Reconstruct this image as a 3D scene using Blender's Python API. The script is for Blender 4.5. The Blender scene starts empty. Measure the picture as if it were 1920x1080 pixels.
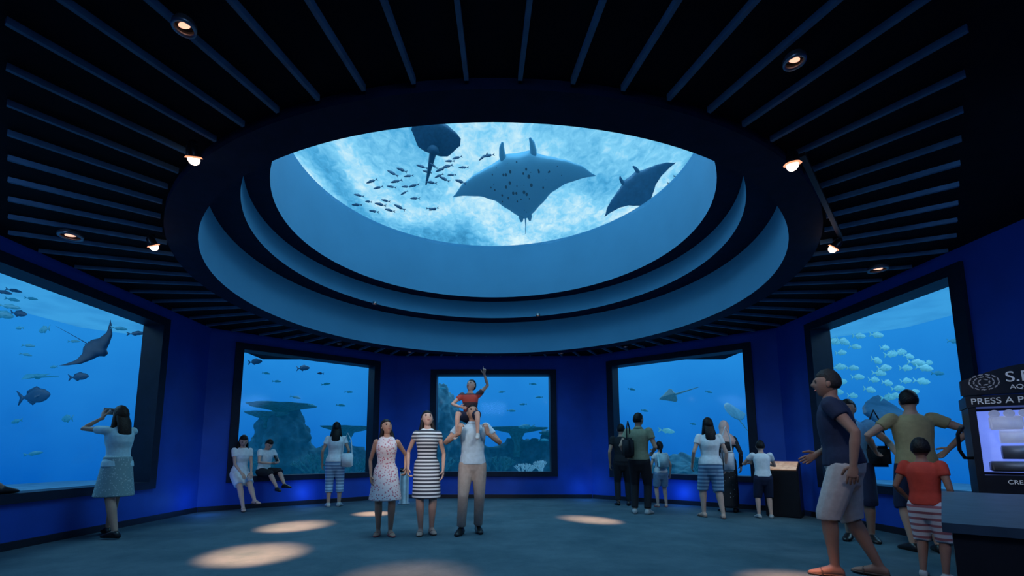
import bpy, bmesh, math, random
from mathutils import Vector as V, Matrix, noise
random.seed(7)
scene=bpy.context.scene
COL=scene.collection
PI=math.pi
scene.view_settings.view_transform='Standard'
scene.view_settings.look='None'

# ------------------------------------------------------------------ materials
def _nt(name):
    m=bpy.data.materials.new(name); m.use_nodes=True
    nt=m.node_tree
    return m,nt,nt.nodes,nt.links,nt.nodes['Principled BSDF']
def mat(name,col,rough=.65,metal=0,em=None,es=0,var=.18,nscale=9,bump=0,spec=.35):
    m,nt,N,L,b=_nt(name)
    tc=N.new('ShaderNodeTexCoord'); no=N.new('ShaderNodeTexNoise'); no.inputs['Scale'].default_value=nscale
    no.inputs['Detail'].default_value=4
    L.new(tc.outputs['Object'],no.inputs['Vector'])
    r=N.new('ShaderNodeValToRGB')
    r.color_ramp.elements[0].position=.3; r.color_ramp.elements[1].position=.7
    r.color_ramp.elements[0].color=[c*(1-var) for c in col]+[1]
    r.color_ramp.elements[1].color=[min(1,c*(1+var)) for c in col]+[1]
    L.new(no.outputs['Fac'],r.inputs['Fac']); L.new(r.outputs['Color'],b.inputs['Base Color'])
    b.inputs['Roughness'].default_value=rough; b.inputs['Metallic'].default_value=metal
    b.inputs['Specular IOR Level'].default_value=spec
    if em: b.inputs['Emission Color'].default_value=(*em,1); b.inputs['Emission Strength'].default_value=es
    if bump:
        bp=N.new('ShaderNodeBump'); bp.inputs['Strength'].default_value=bump; bp.inputs['Distance'].default_value=.02
        L.new(no.outputs['Fac'],bp.inputs['Height']); L.new(bp.outputs['Normal'],b.inputs['Normal'])
    return m
def pattern(name,c1,c2,kind='stripe',scale=30,thr=.0,rough=.75):
    m,nt,N,L,b=_nt(name)
    tc=N.new('ShaderNodeTexCoord'); mx=N.new('ShaderNodeMix'); mx.data_type='RGBA'
    mx.inputs[6].default_value=(*c1,1); mx.inputs[7].default_value=(*c2,1)
    if kind=='stripe':
        s=N.new('ShaderNodeSeparateXYZ'); L.new(tc.outputs['Object'],s.inputs[0])
        a=N.new('ShaderNodeMath'); a.operation='MULTIPLY'; a.inputs[1].default_value=scale*2*PI; L.new(s.outputs['Z'],a.inputs[0])
        q=N.new('ShaderNodeMath'); q.operation='SINE'; L.new(a.outputs[0],q.inputs[0])
        g=N.new('ShaderNodeMath'); g.operation='GREATER_THAN'; g.inputs[1].default_value=thr; L.new(q.outputs[0],g.inputs[0])
        L.new(g.outputs[0],mx.inputs[0])
    else:
        v=N.new('ShaderNodeTexVoronoi'); v.inputs['Scale'].default_value=scale; L.new(tc.outputs['Object'],v.inputs['Vector'])
        g=N.new('ShaderNodeMath'); g.operation='LESS_THAN'; g.inputs[1].default_value=thr; L.new(v.outputs['Distance'],g.inputs[0])
        L.new(g.outputs[0],mx.inputs[0])
    L.new(mx.outputs[2],b.inputs['Base Color']); b.inputs['Roughness'].default_value=rough
    return m
def emis_water(name,bot,top,z0,z1,strength=1,nscale=.5,namp=.35,blot=None):  # lit water painted as emission, graded in brightness over height
    m=bpy.data.materials.new(name); m.use_nodes=True; N=m.node_tree.nodes; L=m.node_tree.links; N.clear()
    out=N.new('ShaderNodeOutputMaterial'); e=N.new('ShaderNodeEmission'); L.new(e.outputs[0],out.inputs[0])
    tc=N.new('ShaderNodeTexCoord'); s=N.new('ShaderNodeSeparateXYZ'); L.new(tc.outputs['Object'],s.inputs[0])
    mr=N.new('ShaderNodeMapRange'); mr.inputs['From Min'].default_value=z0; mr.inputs['From Max'].default_value=z1; L.new(s.outputs['Z'],mr.inputs['Value'])
    no=N.new('ShaderNodeTexNoise'); no.inputs['Scale'].default_value=nscale; no.inputs['Detail'].default_value=5; L.new(tc.outputs['Object'],no.inputs['Vector'])
    a=N.new('ShaderNodeMath'); a.operation='MULTIPLY_ADD'; a.inputs[1].default_value=namp*2; a.inputs[2].default_value=-namp; L.new(no.outputs['Fac'],a.inputs[0])
    b=N.new('ShaderNodeMath'); b.operation='ADD'; b.use_clamp=True; L.new(a.outputs[0],b.inputs[0]); L.new(mr.outputs[0],b.inputs[1])
    r=N.new('ShaderNodeValToRGB'); r.color_ramp.elements[0].color=(*bot,1); r.color_ramp.elements[1].color=(*top,1)
    L.new(b.outputs[0],r.inputs['Fac']); L.new(r.outputs['Color'],e.inputs['Color']); e.inputs['Strength'].default_value=strength
    return m

M={}
M['wall']=mat('wall_blue_paint',(.009,.062,.38),.55,var=.12,nscale=2)
M['ceil']=mat('ceiling_black',(.004,.006,.010),.85,var=.2,spec=.1)
M['slat']=mat('slat_blue_grey',(.07,.17,.28),.55)
M['soffit']=mat('soffit_navy',(.004,.012,.04),.7,spec=.15)
M['face']=mat('dome_face_glow',(.075,.22,.34),.8,var=.05,nscale=1.5,spec=.12,em=(.005,.042,.105),es=.30)  # self-glow stands in for light falling on the dome faces
M['frame']=mat('frame_dark',(.008,.014,.03),.5,spec=.2)
M['base']=mat('baseboard_black',(.01,.01,.015),.5)
M['black']=mat('black_plastic',(.008,.008,.01),.35)
M['steel']=mat('brushed_steel',(.26,.28,.31),.45,.5)

def carpet():
    m,nt,N,L,b=_nt('carpet')
    tc=N.new('ShaderNodeTexCoord')
    n1=N.new('ShaderNodeTexNoise'); n1.inputs['Scale'].default_value=1.1; n1.inputs['Detail'].default_value=8; n1.inputs['Roughness'].default_value=.7
    n2=N.new('ShaderNodeTexNoise'); n2.inputs['Scale'].default_value=60
    L.new(tc.outputs['Object'],n1.inputs['Vector']); L.new(tc.outputs['Object'],n2.inputs['Vector'])
    r=N.new('ShaderNodeValToRGB'); r.color_ramp.elements[0].position=.35; r.color_ramp.elements[1].position=.68
    r.color_ramp.elements[0].color=(.036,.074,.094,1); r.color_ramp.elements[1].color=(.080,.126,.150,1)
    L.new(n1.outputs['Fac'],r.inputs['Fac']); L.new(r.outputs[0],b.inputs['Base Color'])
    bp=N.new('ShaderNodeBump'); bp.inputs['Strength'].default_value=.25; bp.inputs['Distance'].default_value=.01
    L.new(n2.outputs['Fac'],bp.inputs['Height']); L.new(bp.outputs[0],b.inputs['Normal'])
    b.inputs['Roughness'].default_value=.8; b.inputs['Specular IOR Level'].default_value=.15
    return m
M['carpet']=carpet()
def glassmat():
    m=bpy.data.materials.new('acrylic_pane'); m.use_nodes=True; N=m.node_tree.nodes; L=m.node_tree.links; N.clear()
    o=N.new('ShaderNodeOutputMaterial'); mx=N.new('ShaderNodeMixShader'); t=N.new('ShaderNodeBsdfTransparent'); g=N.new('ShaderNodeBsdfGlossy')
    t.inputs[0].default_value=(.93,.98,1,1); g.inputs['Roughness'].default_value=.08; g.inputs['Color'].default_value=(.7,.85,1,1)
    mx.inputs[0].default_value=.012
    L.new(t.outputs[0],mx.inputs[1]); L.new(g.outputs[0],mx.inputs[2]); L.new(mx.outputs[0],o.inputs[0]); return m
M['glass']=glassmat()

# ------------------------------------------------------------------ object helpers
def link(name,me,mats,parent=None,label=None,cat=None,kind=None,group=None,smooth=True):
    o=bpy.data.objects.new(name,me); COL.objects.link(o)
    if mats is not None:
        for m in (mats if isinstance(mats,(list,tuple)) else [mats]): me.materials.append(m)
    if parent: o.parent=parent
    if label: o['label']=label
    if cat: o['category']=cat
    if kind: o['kind']=kind
    if group: o['group']=group
    if smooth:
        for p in me.polygons: p.use_smooth=True
    return o
def mk(name,bm,mats,recalc=True,**k):
    if recalc: bmesh.ops.recalc_face_normals(bm,faces=bm.faces[:])
    me=bpy.data.meshes.new(name); bm.to_mesh(me); bm.free()
    return link(name,me,mats,**k)
def voxel(bm,size,sm=3):
    bmesh.ops.recalc_face_normals(bm,faces=bm.faces[:])
    me=bpy.data.meshes.new('t'); bm.to_mesh(me); bm.free()
    o=bpy.data.objects.new('t',me); COL.objects.link(o)
    r=o.modifiers.new('r','REMESH'); r.mode='VOXEL'; r.voxel_size=size
    if sm:
        s=o.modifiers.new('s','SMOOTH'); s.iterations=sm; s.factor=.5
    dg=bpy.context.evaluated_depsgraph_get(); dg.update()
    n=bpy.data.meshes.new_from_object(o.evaluated_get(dg))
    bpy.data.objects.remove(o); bpy.data.meshes.remove(me)
    n.materials.clear()
    return n
def box(bm,x0,x1,y0,y1,z0,z1,mi=0,bev=0):
    vs=[bm.verts.new((x,y,z)) for z in (z0,z1) for x,y in ((x0,y0),(x1,y0),(x1,y1),(x0,y1))]
    fs=[(0,1,2,3),(4,5,6,7),(0,1,5,4),(1,2,6,5),(2,3,7,6),(3,0,4,7)]
    out=[]
    for f in fs:
        q=bm.faces.new([vs[i] for i in f]); q.material_index=mi; out.append(q)
    if bev:
        es=set(e for f in out for e in f.edges)
        bmesh.ops.bevel(bm,geom=list(es),offset=bev,segments=2,affect='EDGES',material=-1)
def pbox(bm,A,U,Nn,s0,s1,n0,n1,z0,z1):
    pts=[A+U*s+Nn*n for s,n in ((s0,n0),(s1,n0),(s1,n1),(s0,n1))]
    vs=[bm.verts.new((p.x,p.y,z)) for z in (z0,z1) for p in pts]
    for f in ((0,1,2,3),(4,5,6,7),(0,1,5,4),(1,2,6,5),(2,3,7,6),(3,0,4,7)): bm.faces.new([vs[i] for i in f])
def loft(bm,rings,n=12,c0=True,c1=True,mi=0):
    R=[]
    rings=list(rings)
    def ext(r,d,k): 
        c,ax,ay,a,b=r; m=min(a,b); return [(c+d*m*.6*k,ax,ay,a*.78,b*.78),(c+d*m*.92*k,ax,ay,a*.4,b*.4)]
    if c0:
        d=(rings[0][0]-rings[1][0]).normalized(); e=ext(rings[0],d,1); rings=[e[1],e[0]]+rings
    if c1:
        d=(rings[-1][0]-rings[-2][0]).normalized(); e=ext(rings[-1],d,1); rings=rings+e
    for c,ax,ay,a,b in rings:
        R.append([bm.verts.new(c+ax*(a*math.cos(2*PI*i/n))+ay*(b*math.sin(2*PI*i/n))) for i in range(n)])
    for r0,r1 in zip(R[:-1],R[1:]):
        for i in range(n):
            f=bm.faces.new((r0[i],r0[(i+1)%n],r1[(i+1)%n],r1[i])); f.material_index=mi
    bm.faces.new(R[0][::-1]).material_index=mi; bm.faces.new(R[-1]).material_index=mi
def tube(bm,pts,rad,n=10,flat=1,ref=None,c0=True,c1=True,mi=0):
    pts=[V(p) for p in pts]; rings=[]
    ax=V(ref) if ref else V((1,.01,.02))
    t0=(pts[1]-pts[0]).normalized()
    if abs(ax.normalized().dot(t0))>.95: ax=V((0,1,0.03))
    for i,p in enumerate(pts):
        t=(pts[min(i+1,len(pts)-1)]-pts[max(i-1,0)]).normalized()
        ax=(ax-t*ax.dot(t)).normalized(); ay=t.cross(ax)
        rings.append((p,ax,ay,rad[i],rad[i]*flat))
    loft(bm,rings,n,c0,c1,mi)
def ell(bm,c,ax,ay,az,a,b,d,n=12,m=8,fn=None):
    rows=[]
    top=bm.verts.new(c+az*d); bot=bm.verts.new(c-az*d)
    for j in range(1,m):
        th=PI*j/m; z=math.cos(th); r=math.sin(th)
        rows.append([bm.verts.new(c+ax*(a*r*math.cos(2*PI*i/n))+ay*(b*r*math.sin(2*PI*i/n))+az*(d*z)) for i in range(n)])
    for i in range(n):
        bm.faces.new((top,rows[0][i],rows[0][(i+1)%n])); bm.faces.new((bot,rows[-1][(i+1)%n],rows[-1][i]))
    for r0,r1 in zip(rows[:-1],rows[1:]):
        for i in range(n): bm.faces.new((r0[i],r1[i],r1[(i+1)%n],r0[(i+1)%n]))
X_,Y_,Z_=V((1,0,0)),V((0,1,0)),V((0,0,1))

# ------------------------------------------------------------------ room shell
CE=3.5
plan=[V((-5.5,1.5)),V((-5.5,8.7)),V((-2.4,11.3)),V((2.4,11.3)),V((5.5,8.7)),V((5.5,1.5)),V((3,-2)),V((-3,-2))]
sides=['left','far_left','far','far_right','right','near_right','near','near_left']
opens={0:(1.9,5.9,.62,3.2),1:(.587,3.43,.62,3.17),2:(.98,3.82,.62,3.03),3:(.616,3.459,.62,3.17),4:(1.0,3.43,.62,3.2)}
wn=0
for i,sd in enumerate(sides):
    A=plan[i]; B=plan[(i+1)%8]; U=(B-A).normalized(); Nn=V((-U.y,U.x)); Ls=(B-A).length
    bm=bmesh.new()
    if i in opens:
        s0,s1,z0,z1=opens[i]
        pbox(bm,A,U,Nn,0,Ls,0,.3,0,z0); pbox(bm,A,U,Nn,0,Ls,0,.3,z1,CE)
        pbox(bm,A,U,Nn,0,s0,0,.3,z0,z1); pbox(bm,A,U,Nn,s1,Ls,0,.3,z0,z1)
    else: pbox(bm,A,U,Nn,0,Ls,0,.3,0,CE)
    mk('wall_'+sd,bm,M['wall'],kind='structure',smooth=False)
    bm=bmesh.new(); pbox(bm,A,U,Nn,.02,Ls-.02,-.03,0,0,.09)
    mk('baseboard_'+sd,bm,M['base'],kind='structure',smooth=False)
    if i in opens:
        wn+=1; w=.14
        bm=bmesh.new()
        pbox(bm,A,U,Nn,s0-w,s1+w,-.05,.29,z0-.10,z0+.012); pbox(bm,A,U,Nn,s0-w,s1+w,-.05,.29,z1-.012,z1+.12)
        pbox(bm,A,U,Nn,s0-w,s0+.012,-.05,.29,z0+.012,z1-.012); pbox(bm,A,U,Nn,s1-.012,s1+w,-.05,.29,z0+.012,z1-.012)
        mk('trim_%d'%wn,bm,M['frame'],kind='structure',smooth=False)
        bm=bmesh.new(); pbox(bm,A,U,Nn,s0+.012,s1-.012,.27,.285,z0+.012,z1-.012)
        mk('window_%d'%wn,bm,M['glass'],kind='structure',smooth=False)
bm=bmesh.new(); box(bm,-6.2,6.2,-2.6,11.9,-.15,0); mk('floor',bm,M['carpet'],kind='structure',smooth=False)
CX,CY=0,6.8; R0,R1,R2,R3=4.1,3.82,3.45,3.15; ZG=5.72
bm=bmesh.new(); n=128; inner=[];outer=[]
for k in range(n):
    a=2*PI*k/n; dx,dy=math.cos(a),math.sin(a)
    ts=[]
    if dx>1e-6: ts.append((6.0-CX)/dx)
    if dx<-1e-6: ts.append((-6.0-CX)/dx)
    if dy>1e-6: ts.append((11.75-CY)/dy)
    if dy<-1e-6: ts.append((-2.5-CY)/dy)
    t=min(ts)
    inner.append(bm.verts.new((CX+dx*R0,CY+dy*R0,CE))); outer.append(bm.verts.new((CX+dx*t,CY+dy*t,CE)))
for k in range(n): bm.faces.new((inner[k],inner[(k+1)%n],outer[(k+1)%n],outer[k]))
bmesh.ops.recalc_face_normals(bm,faces=bm.faces[:])
r=bmesh.ops.extrude_face_region(bm,geom=bm.faces[:])
bmesh.ops.translate(bm,verts=[v for v in r['geom'] if isinstance(v,bmesh.types.BMVert)],vec=(0,0,.12))
mk('ceiling',bm,M['ceil'],kind='structure',smooth=False)
def lathe(name,prof,mats,mis):
    bm=bmesh.new(); n=180
    for j in range(len(prof)-1):
        rows=[]
        for r,z in prof[j:j+2]: rows.append([bm.verts.new((CX+r*math.cos(2*PI*k/n),CY+r*math.sin(2*PI*k/n),z)) for k in range(n)])
        a,b=rows
        for k in range(n):
            f=bm.faces.new((a[k],a[(k+1)%n],b[(k+1)%n],b[k])); f.material_index=mis[j]; f.smooth=True
    return mk(name,bm,mats,recalc=False,kind='structure',smooth=False)
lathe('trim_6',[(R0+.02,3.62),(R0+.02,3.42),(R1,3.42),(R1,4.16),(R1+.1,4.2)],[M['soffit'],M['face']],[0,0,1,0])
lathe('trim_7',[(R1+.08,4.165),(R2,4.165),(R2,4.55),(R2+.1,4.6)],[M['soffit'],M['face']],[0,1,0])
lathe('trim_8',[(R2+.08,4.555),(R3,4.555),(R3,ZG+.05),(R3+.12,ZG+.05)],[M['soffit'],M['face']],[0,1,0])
bm=bmesh.new(); bmesh.ops.create_cone(bm,cap_ends=True,segments=128,radius1=R3-.005,radius2=R3-.005,depth=.04,matrix=Matrix.Translation((CX,CY,ZG)))
mk('window_6',bm,M['glass'],kind='structure',smooth=False)
poly=[V(p) for p in ((5.4,8.6),(2.35,11.2),(-2.35,11.2),(-5.4,8.6),(-5.4,4.85),(-1.6,1.2),(1.6,1.2),(5.4,5.1))]
def rayexit(o,d):
    best=99
    for i in range(len(poly)):
        a=poly[i]; b=poly[(i+1)%len(poly)]; e=b-a
        den=d.x*e.y-d.y*e.x
        if abs(den)<1e-9: continue
        w=a-o; t=(w.x*e.y-w.y*e.x)/den; s=(w.x*d.y-w.y*d.x)/den
        if t>0 and -1e-6<=s<=1+1e-6: best=min(best,t)
    return best
tn=9
for k in range(76):
    a=2*PI*(k+.5)/76; d=V((math.cos(a),math.sin(a))); o=V((CX,CY)); t=rayexit(o,d)
    if t-R0<.12: continue
    pd=V((-d.y,d.x)); bm=bmesh.new()
    pbox(bm,o,d,pd,R0+.05,t,-.014,.014,CE-.045,CE-.002)
    mk('trim_%d'%tn,bm,M['slat'],kind='structure',smooth=False); tn+=1

# ------------------------------------------------------------------ tanks
M['wback']=emis_water('water_back',(.001,.105,.48),(.018,.26,.72),.0,4.6,1.0,.45,.25)
M['wtop']=emis_water('water_surface_side',(.008,.15,.46),(.05,.35,.74),4.0,4.8,1.0,1.2,.6)
M['sand']=mat('sand',(.16,.25,.30),.9,var=.25,nscale=3,bump=.5,em=(.0,.06,.17),es=.5)  # blue glow in the sand stands in for water haze
inp=[(-5.82,-.5),(-5.82,4),(-5.82,8.84),(-2.5,11.62),(2.5,11.62),(5.82,8.84),(5.82,4),(5.82,-.5)]
outp=[(-13,-1),(-13,5),(-12,13),(-6,18.5),(6,18.5),(12,13),(13,5),(13,-1)]
def strip(name,z,m):
    bm=bmesh.new(); a=[bm.verts.new((x,y,z)) for x,y in inp]; b=[bm.verts.new((x,y,z)) for x,y in outp]
    for i in range(len(inp)-1): bm.faces.new((a[i],a[i+1],b[i+1],b[i]))
    return mk(name,bm,m,kind='structure',smooth=False)
strip('floor_tank',.3,M['sand']); strip('ceiling_tank',4.7,M['wtop'])
bm=bmesh.new()
pp=[inp[0]]+outp+[inp[-1]]
for a,b in zip(pp[:-1],pp[1:]):
    bm.faces.new([bm.verts.new((a[0],a[1],.3)),bm.verts.new((b[0],b[1],.3)),bm.verts.new((b[0],b[1],4.7)),bm.verts.new((a[0],a[1],4.7))])
mk('wall_tank',bm,M['wback'],kind='structure',smooth=False)  # glowing backdrop standing in for lit water
def upper():  # light ripples and glitter on the water painted as emission
    m=bpy.data.materials.new('rippled_surface'); m.use_nodes=True; N=m.node_tree.nodes; L=m.node_tree.links; N.clear()
    out=N.new('ShaderNodeOutputMaterial'); e=N.new('ShaderNodeEmission'); L.new(e.outputs[0],out.inputs[0])
    tc=N.new('ShaderNodeTexCoord')
    mp=N.new('ShaderNodeMapping'); mp.inputs['Scale'].default_value=(1,.6,1); mp.inputs['Location'].default_value=(3.1,1.2,0); L.new(tc.outputs['Object'],mp.inputs['Vector'])
    n1=N.new('ShaderNodeTexNoise'); n1.inputs['Scale'].default_value=.25; n1.inputs['Detail'].default_value=2; n1.inputs['Distortion'].default_value=.6
    n2=N.new('ShaderNodeTexNoise'); n2.inputs['Scale'].default_value=4.5; n2.inputs['Detail'].default_value=6; n2.inputs['Roughness'].default_value=.6; n2.inputs['Distortion'].default_value=.6
    L.new(mp.outputs[0],n1.inputs['Vector']); L.new(mp.outputs[0],n2.inputs['Vector'])
    a=N.new('ShaderNodeMath'); a.operation='MULTIPLY'; a.inputs[1].default_value=.38; L.new(n2.outputs['Fac'],a.inputs[0])
    b=N.new('ShaderNodeMath'); b.operation='MULTIPLY_ADD'; b.inputs[1].default_value=1.12; L.new(n1.outputs['Fac'],b.inputs[0]); L.new(a.outputs[0],b.inputs[2])
    r=N.new('ShaderNodeValToRGB'); cr=r.color_ramp
    cr.elements[0].position=.50; cr.elements[0].color=(.04,.26,.50,1)
    cr.elements[1].position=.92; cr.elements[1].color=(.80,.97,1.0,1)
    q=cr.elements.new(.62); q.color=(.09,.43,.74,1)
    q=cr.elements.new(.76); q.color=(.26,.68,.95,1)
    L.new(b.outputs[0],r.inputs['Fac']); L.new(r.outputs[0],e.inputs['Color']); e.inputs['Strength'].default_value=1.0
    return m
M['ripple']=upper()
bm=bmesh.new()
vs=[[bm.verts.new((-14+28*i/8,-1+24*j/8,9.2)) for i in range(9)] for j in range(9)]
for j in range(8):
    for i in range(8): bm.faces.new((vs[j][i],vs[j][i+1],vs[j+1][i+1],vs[j+1][i]))
mk('ceiling_upper_tank',bm,M['ripple'],kind='structure',smooth=False)
M['wup']=emis_water('upper_back',(.02,.22,.48),(.10,.45,.72),5.7,9.2,1.0,.4,.3)
bm=bmesh.new()
ring=[(-14,-1),(14,-1),(14,23),(-14,23)]
for i in range(4):
    a=ring[i]; b=ring[(i+1)%4]
    bm.faces.new([bm.verts.new((a[0],a[1],5.75)),bm.verts.new((b[0],b[1],5.75)),bm.verts.new((b[0],b[1],9.2)),bm.verts.new((a[0],a[1],9.2))])
mk('wall_upper_tank_backdrop',bm,M['wup'],kind='structure',smooth=False)  # glowing backdrop around the upper water
def floor_up():
    bm=bmesh.new(); n=96; i_=[];o_=[]
    for k in range(n):
        a=2*PI*k/n; dx,dy=math.cos(a),math.sin(a); ts=[]
        if dx>1e-6: ts.append(14/dx)
        if dx<-1e-6: ts.append(-14/dx)
        if dy>1e-6: ts.append((23-CY)/dy)
        if dy<-1e-6: ts.append((-1-CY)/dy)
        t=min(ts); i_.append(bm.verts.new((dx*(R3+.02),CY+dy*(R3+.02),ZG+.04))); o_.append(bm.verts.new((dx*t,CY+dy*t,ZG+.04)))
    for k in range(n): bm.faces.new((i_[k],i_[(k+1)%n],o_[(k+1)%n],o_[k]))
    mk('floor_upper_tank',bm,M['sand'],kind='structure',smooth=False)
floor_up()

# ------------------------------------------------------------------ lights
def area(loc,rot,size,power,col,name='area_lamp',sy=None):
    l=bpy.data.lights.new(name,'AREA'); l.energy=power; l.color=col; l.size=size
    if sy: l.shape='RECTANGLE'; l.size_y=sy
    o=bpy.data.objects.new(name,l); o.location=loc; o.rotation_euler=rot; COL.objects.link(o); return o
for x,y,p in ((-9,6,130),(-6,13.2,130),(0,14.6,110),(6,13.2,130),(9,6,130)):
    area((x,y,4.55),(0,0,0),3.5,p,(.45,.8,1.0),'tank_fill_light')  # added fill above the coral and fish, no fixture modelled
area((0,7.5,9.0),(0,0,0),7,620,(.35,.72,1.0),'tank_fill_light')  # added fill shining down through the dome glass onto its bands
def spot(loc,tgt,power,col,ang,blend,rad=.04,name='spot_lamp'):
    l=bpy.data.lights.new(name,'SPOT'); l.energy=power; l.color=col; l.spot_size=math.radians(ang); l.spot_blend=blend; l.shadow_soft_size=rad
    o=bpy.data.objects.new(name,l); COL.objects.link(o)
    d=V(tgt)-V(loc); o.location=loc; o.rotation_euler=d.to_track_quat('-Z','Y').to_euler(); return o
M['bulb']=mat('bulb_warm',(1,.8,.6),.4,em=(1,.72,.52),es=9)
M['halo_ring']=mat('halo_warm',(1,.7,.5),.4,em=(1,.36,.17),es=1.3)  # orange halo of the bulb painted as a glowing ring
M['bulbdim']=mat('bulb_pink',(1,.6,.5),.4,em=(1,.45,.30),es=1.6)
M['silver']=mat('lamp_ring_metal',(.25,.26,.28),.35,.8)
def ringmesh(bm,c,r0,r1,h,n=28):
    rows=[]
    for r,z in ((r0,0),(r0,-h),(r1,-h),(r1,0)): rows.append([bm.verts.new((c.x+r*math.cos(2*PI*k/n),c.y+r*math.sin(2*PI*k/n),c.z+z)) for k in range(n)])
    for j in range(4):
        a=rows[j]; b=rows[(j+1)%4]
        for k in range(n): bm.faces.new((a[k],a[(k+1)%n],b[(k+1)%n],b[k]))
def downlight(x,y,z,r,bulb):
    bm=bmesh.new(); ringmesh(bm,V((0,0,0)),r,r*.78,.03)
    tube(bm,[(0,0,.0),(0,0,.02)],[r*.8,r*.8],n=20,c0=False,c1=False)
    o=mk('downlight',bm,M['silver'],label='recessed round ceiling downlight with metal ring',cat='ceiling light'); o.location=(x,y,z)
    bm=bmesh.new(); ell(bm,V((0,0,-.008)),X_,Y_,Z_,r*.55,r*.3,.012)
    mk('bulb',bm,bulb,parent=o)
    return o
def spotfix(x,y,z,tgt):
    d=(V(tgt)-V((x,y,z))).normalized()
    bm=bmesh.new()
    tube(bm,[(0,0,0),(0,0,-.05)],[.03,.03],n=14,c0=False,c1=False)
    tube(bm,[(0,0,-.03),(0,0,-.06)],[.009,.009],n=8)
    c=V((0,0,-.08)); tube(bm,[c-d*.05,c-d*.04,c+d*.02,c+d*.03],[.025,.038,.048,.050],n=18,c1=False)
    o=mk('spotlight',bm,M['black'],label='black ceiling spotlight with glowing warm lamp',cat='spotlight'); o.location=(x,y,z)
    bm=bmesh.new(); tube(bm,[c+d*.03,c+d*.042],[.050,.062],n=20,c0=False,c1=False); mk('halo_ring',bm,M['halo_ring'],parent=o,label='warm halo of the bulb painted as a glowing ring')
    bm=bmesh.new(); ell(bm,c+d*.050,X_,Y_,Z_,.042,.042,.042); mk('bulb',bm,M['bulb'],parent=o)
    return V((x,y,z))+c+d*.14
warm=(1,.40,.21)
for (x,y),tg,p,ang in (((-3.67,4.68),(-2.99,7.06,0),7200,16),((-2.26,3.19),(-2.6,5.15,0),6000,19),((2.3,3.27),(2.6,4.0,0),2100,20),((3.73,4.74),(1.61,7.72,0),9500,11)):
    q=spotfix(x,y,3.42,tg); spot(q,tg,p,warm,ang,1)
for x,y in ((-1.68,2.22),(1.78,2.44)): downlight(x,y,3.41,.06,M['bulbdim'])
for x,y in ((-4.52,4.65),(4.86,5.55)): downlight(x,y,3.41,.11,M['bulbdim'])
for x,y,z in ((-2.45,9.15,4.162),(1.0,9.97,4.162),(-2.0,10.75,3.5),(1.65,10.9,3.5),(3.0,10.2,3.5),(-3.4,9.9,3.5)): downlight(x,y,z-.002,.05,M['bulbdim'])
spot((-2.42,9.1,4.1),(-2.17,8.5,0),6500,warm,11.5,1)
spot((-1.68,2.22,3.38),(-.8,4.15,0),1800,warm,20,1)
spot((-1.68,2.22,3.36),(-.9,6.4,1.3),430,(1,.90,.86),24,.8,rad=.12)
spot((1.78,2.44,3.36),(-.5,6.4,1.3),300,(.9,.95,1),24,.8,rad=.12)
spot((4.86,5.55,3.36),(4.4,8.4,.9),110,(.85,.95,1),60,.8,rad=.12)
spot((1.78,2.44,3.36),(3.6,4.6,1.2),100,(.9,.9,1),46,.8,rad=.12)
spot((-4.52,4.65,3.36),(-4.6,9,.8),110,(.9,.95,1),40,.8,rad=.12)
bm=bmesh.new(); box(bm,-.02,.02,0,1.9,-.03,0); 
o=mk('light_track',bm,M['black'],label='slim black track rail for ceiling spotlights',cat='light track',smooth=False); o.location=(2.4,3.3,3.41); o.rotation_euler=(0,0,-.77)
for x,y,p in ((-4.4,2.2,26),(4.4,2.2,26),(0,0.4,26)):
    area((x,y,3.3),(math.radians(25),0,0),1.2,p,(.25,.5,1),'fill_light')  # added blue fill for the room, no fixture behind it
for x,y,p in ((-3.9,9.75,4.5),(3.9,9.75,4.5),(-2.15,10.9,4),(2.15,10.9,4),(-5.1,8.3,4.5),(5.1,8.3,4.5)):
    l=bpy.data.lights.new('fill_light','POINT'); l.energy=p; l.color=(.05,.25,1); l.shadow_soft_size=.15  # added low fill that brightens the blue wall corners
    o=bpy.data.objects.new('fill_light',l); o.location=(x,y,.25); COL.objects.link(o)

w=bpy.data.worlds.new('world'); scene.world=w; w.use_nodes=True
w.node_tree.nodes['Background'].inputs[0].default_value=(.005,.02,.06,1); w.node_tree.nodes['Background'].inputs[1].default_value=1

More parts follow.
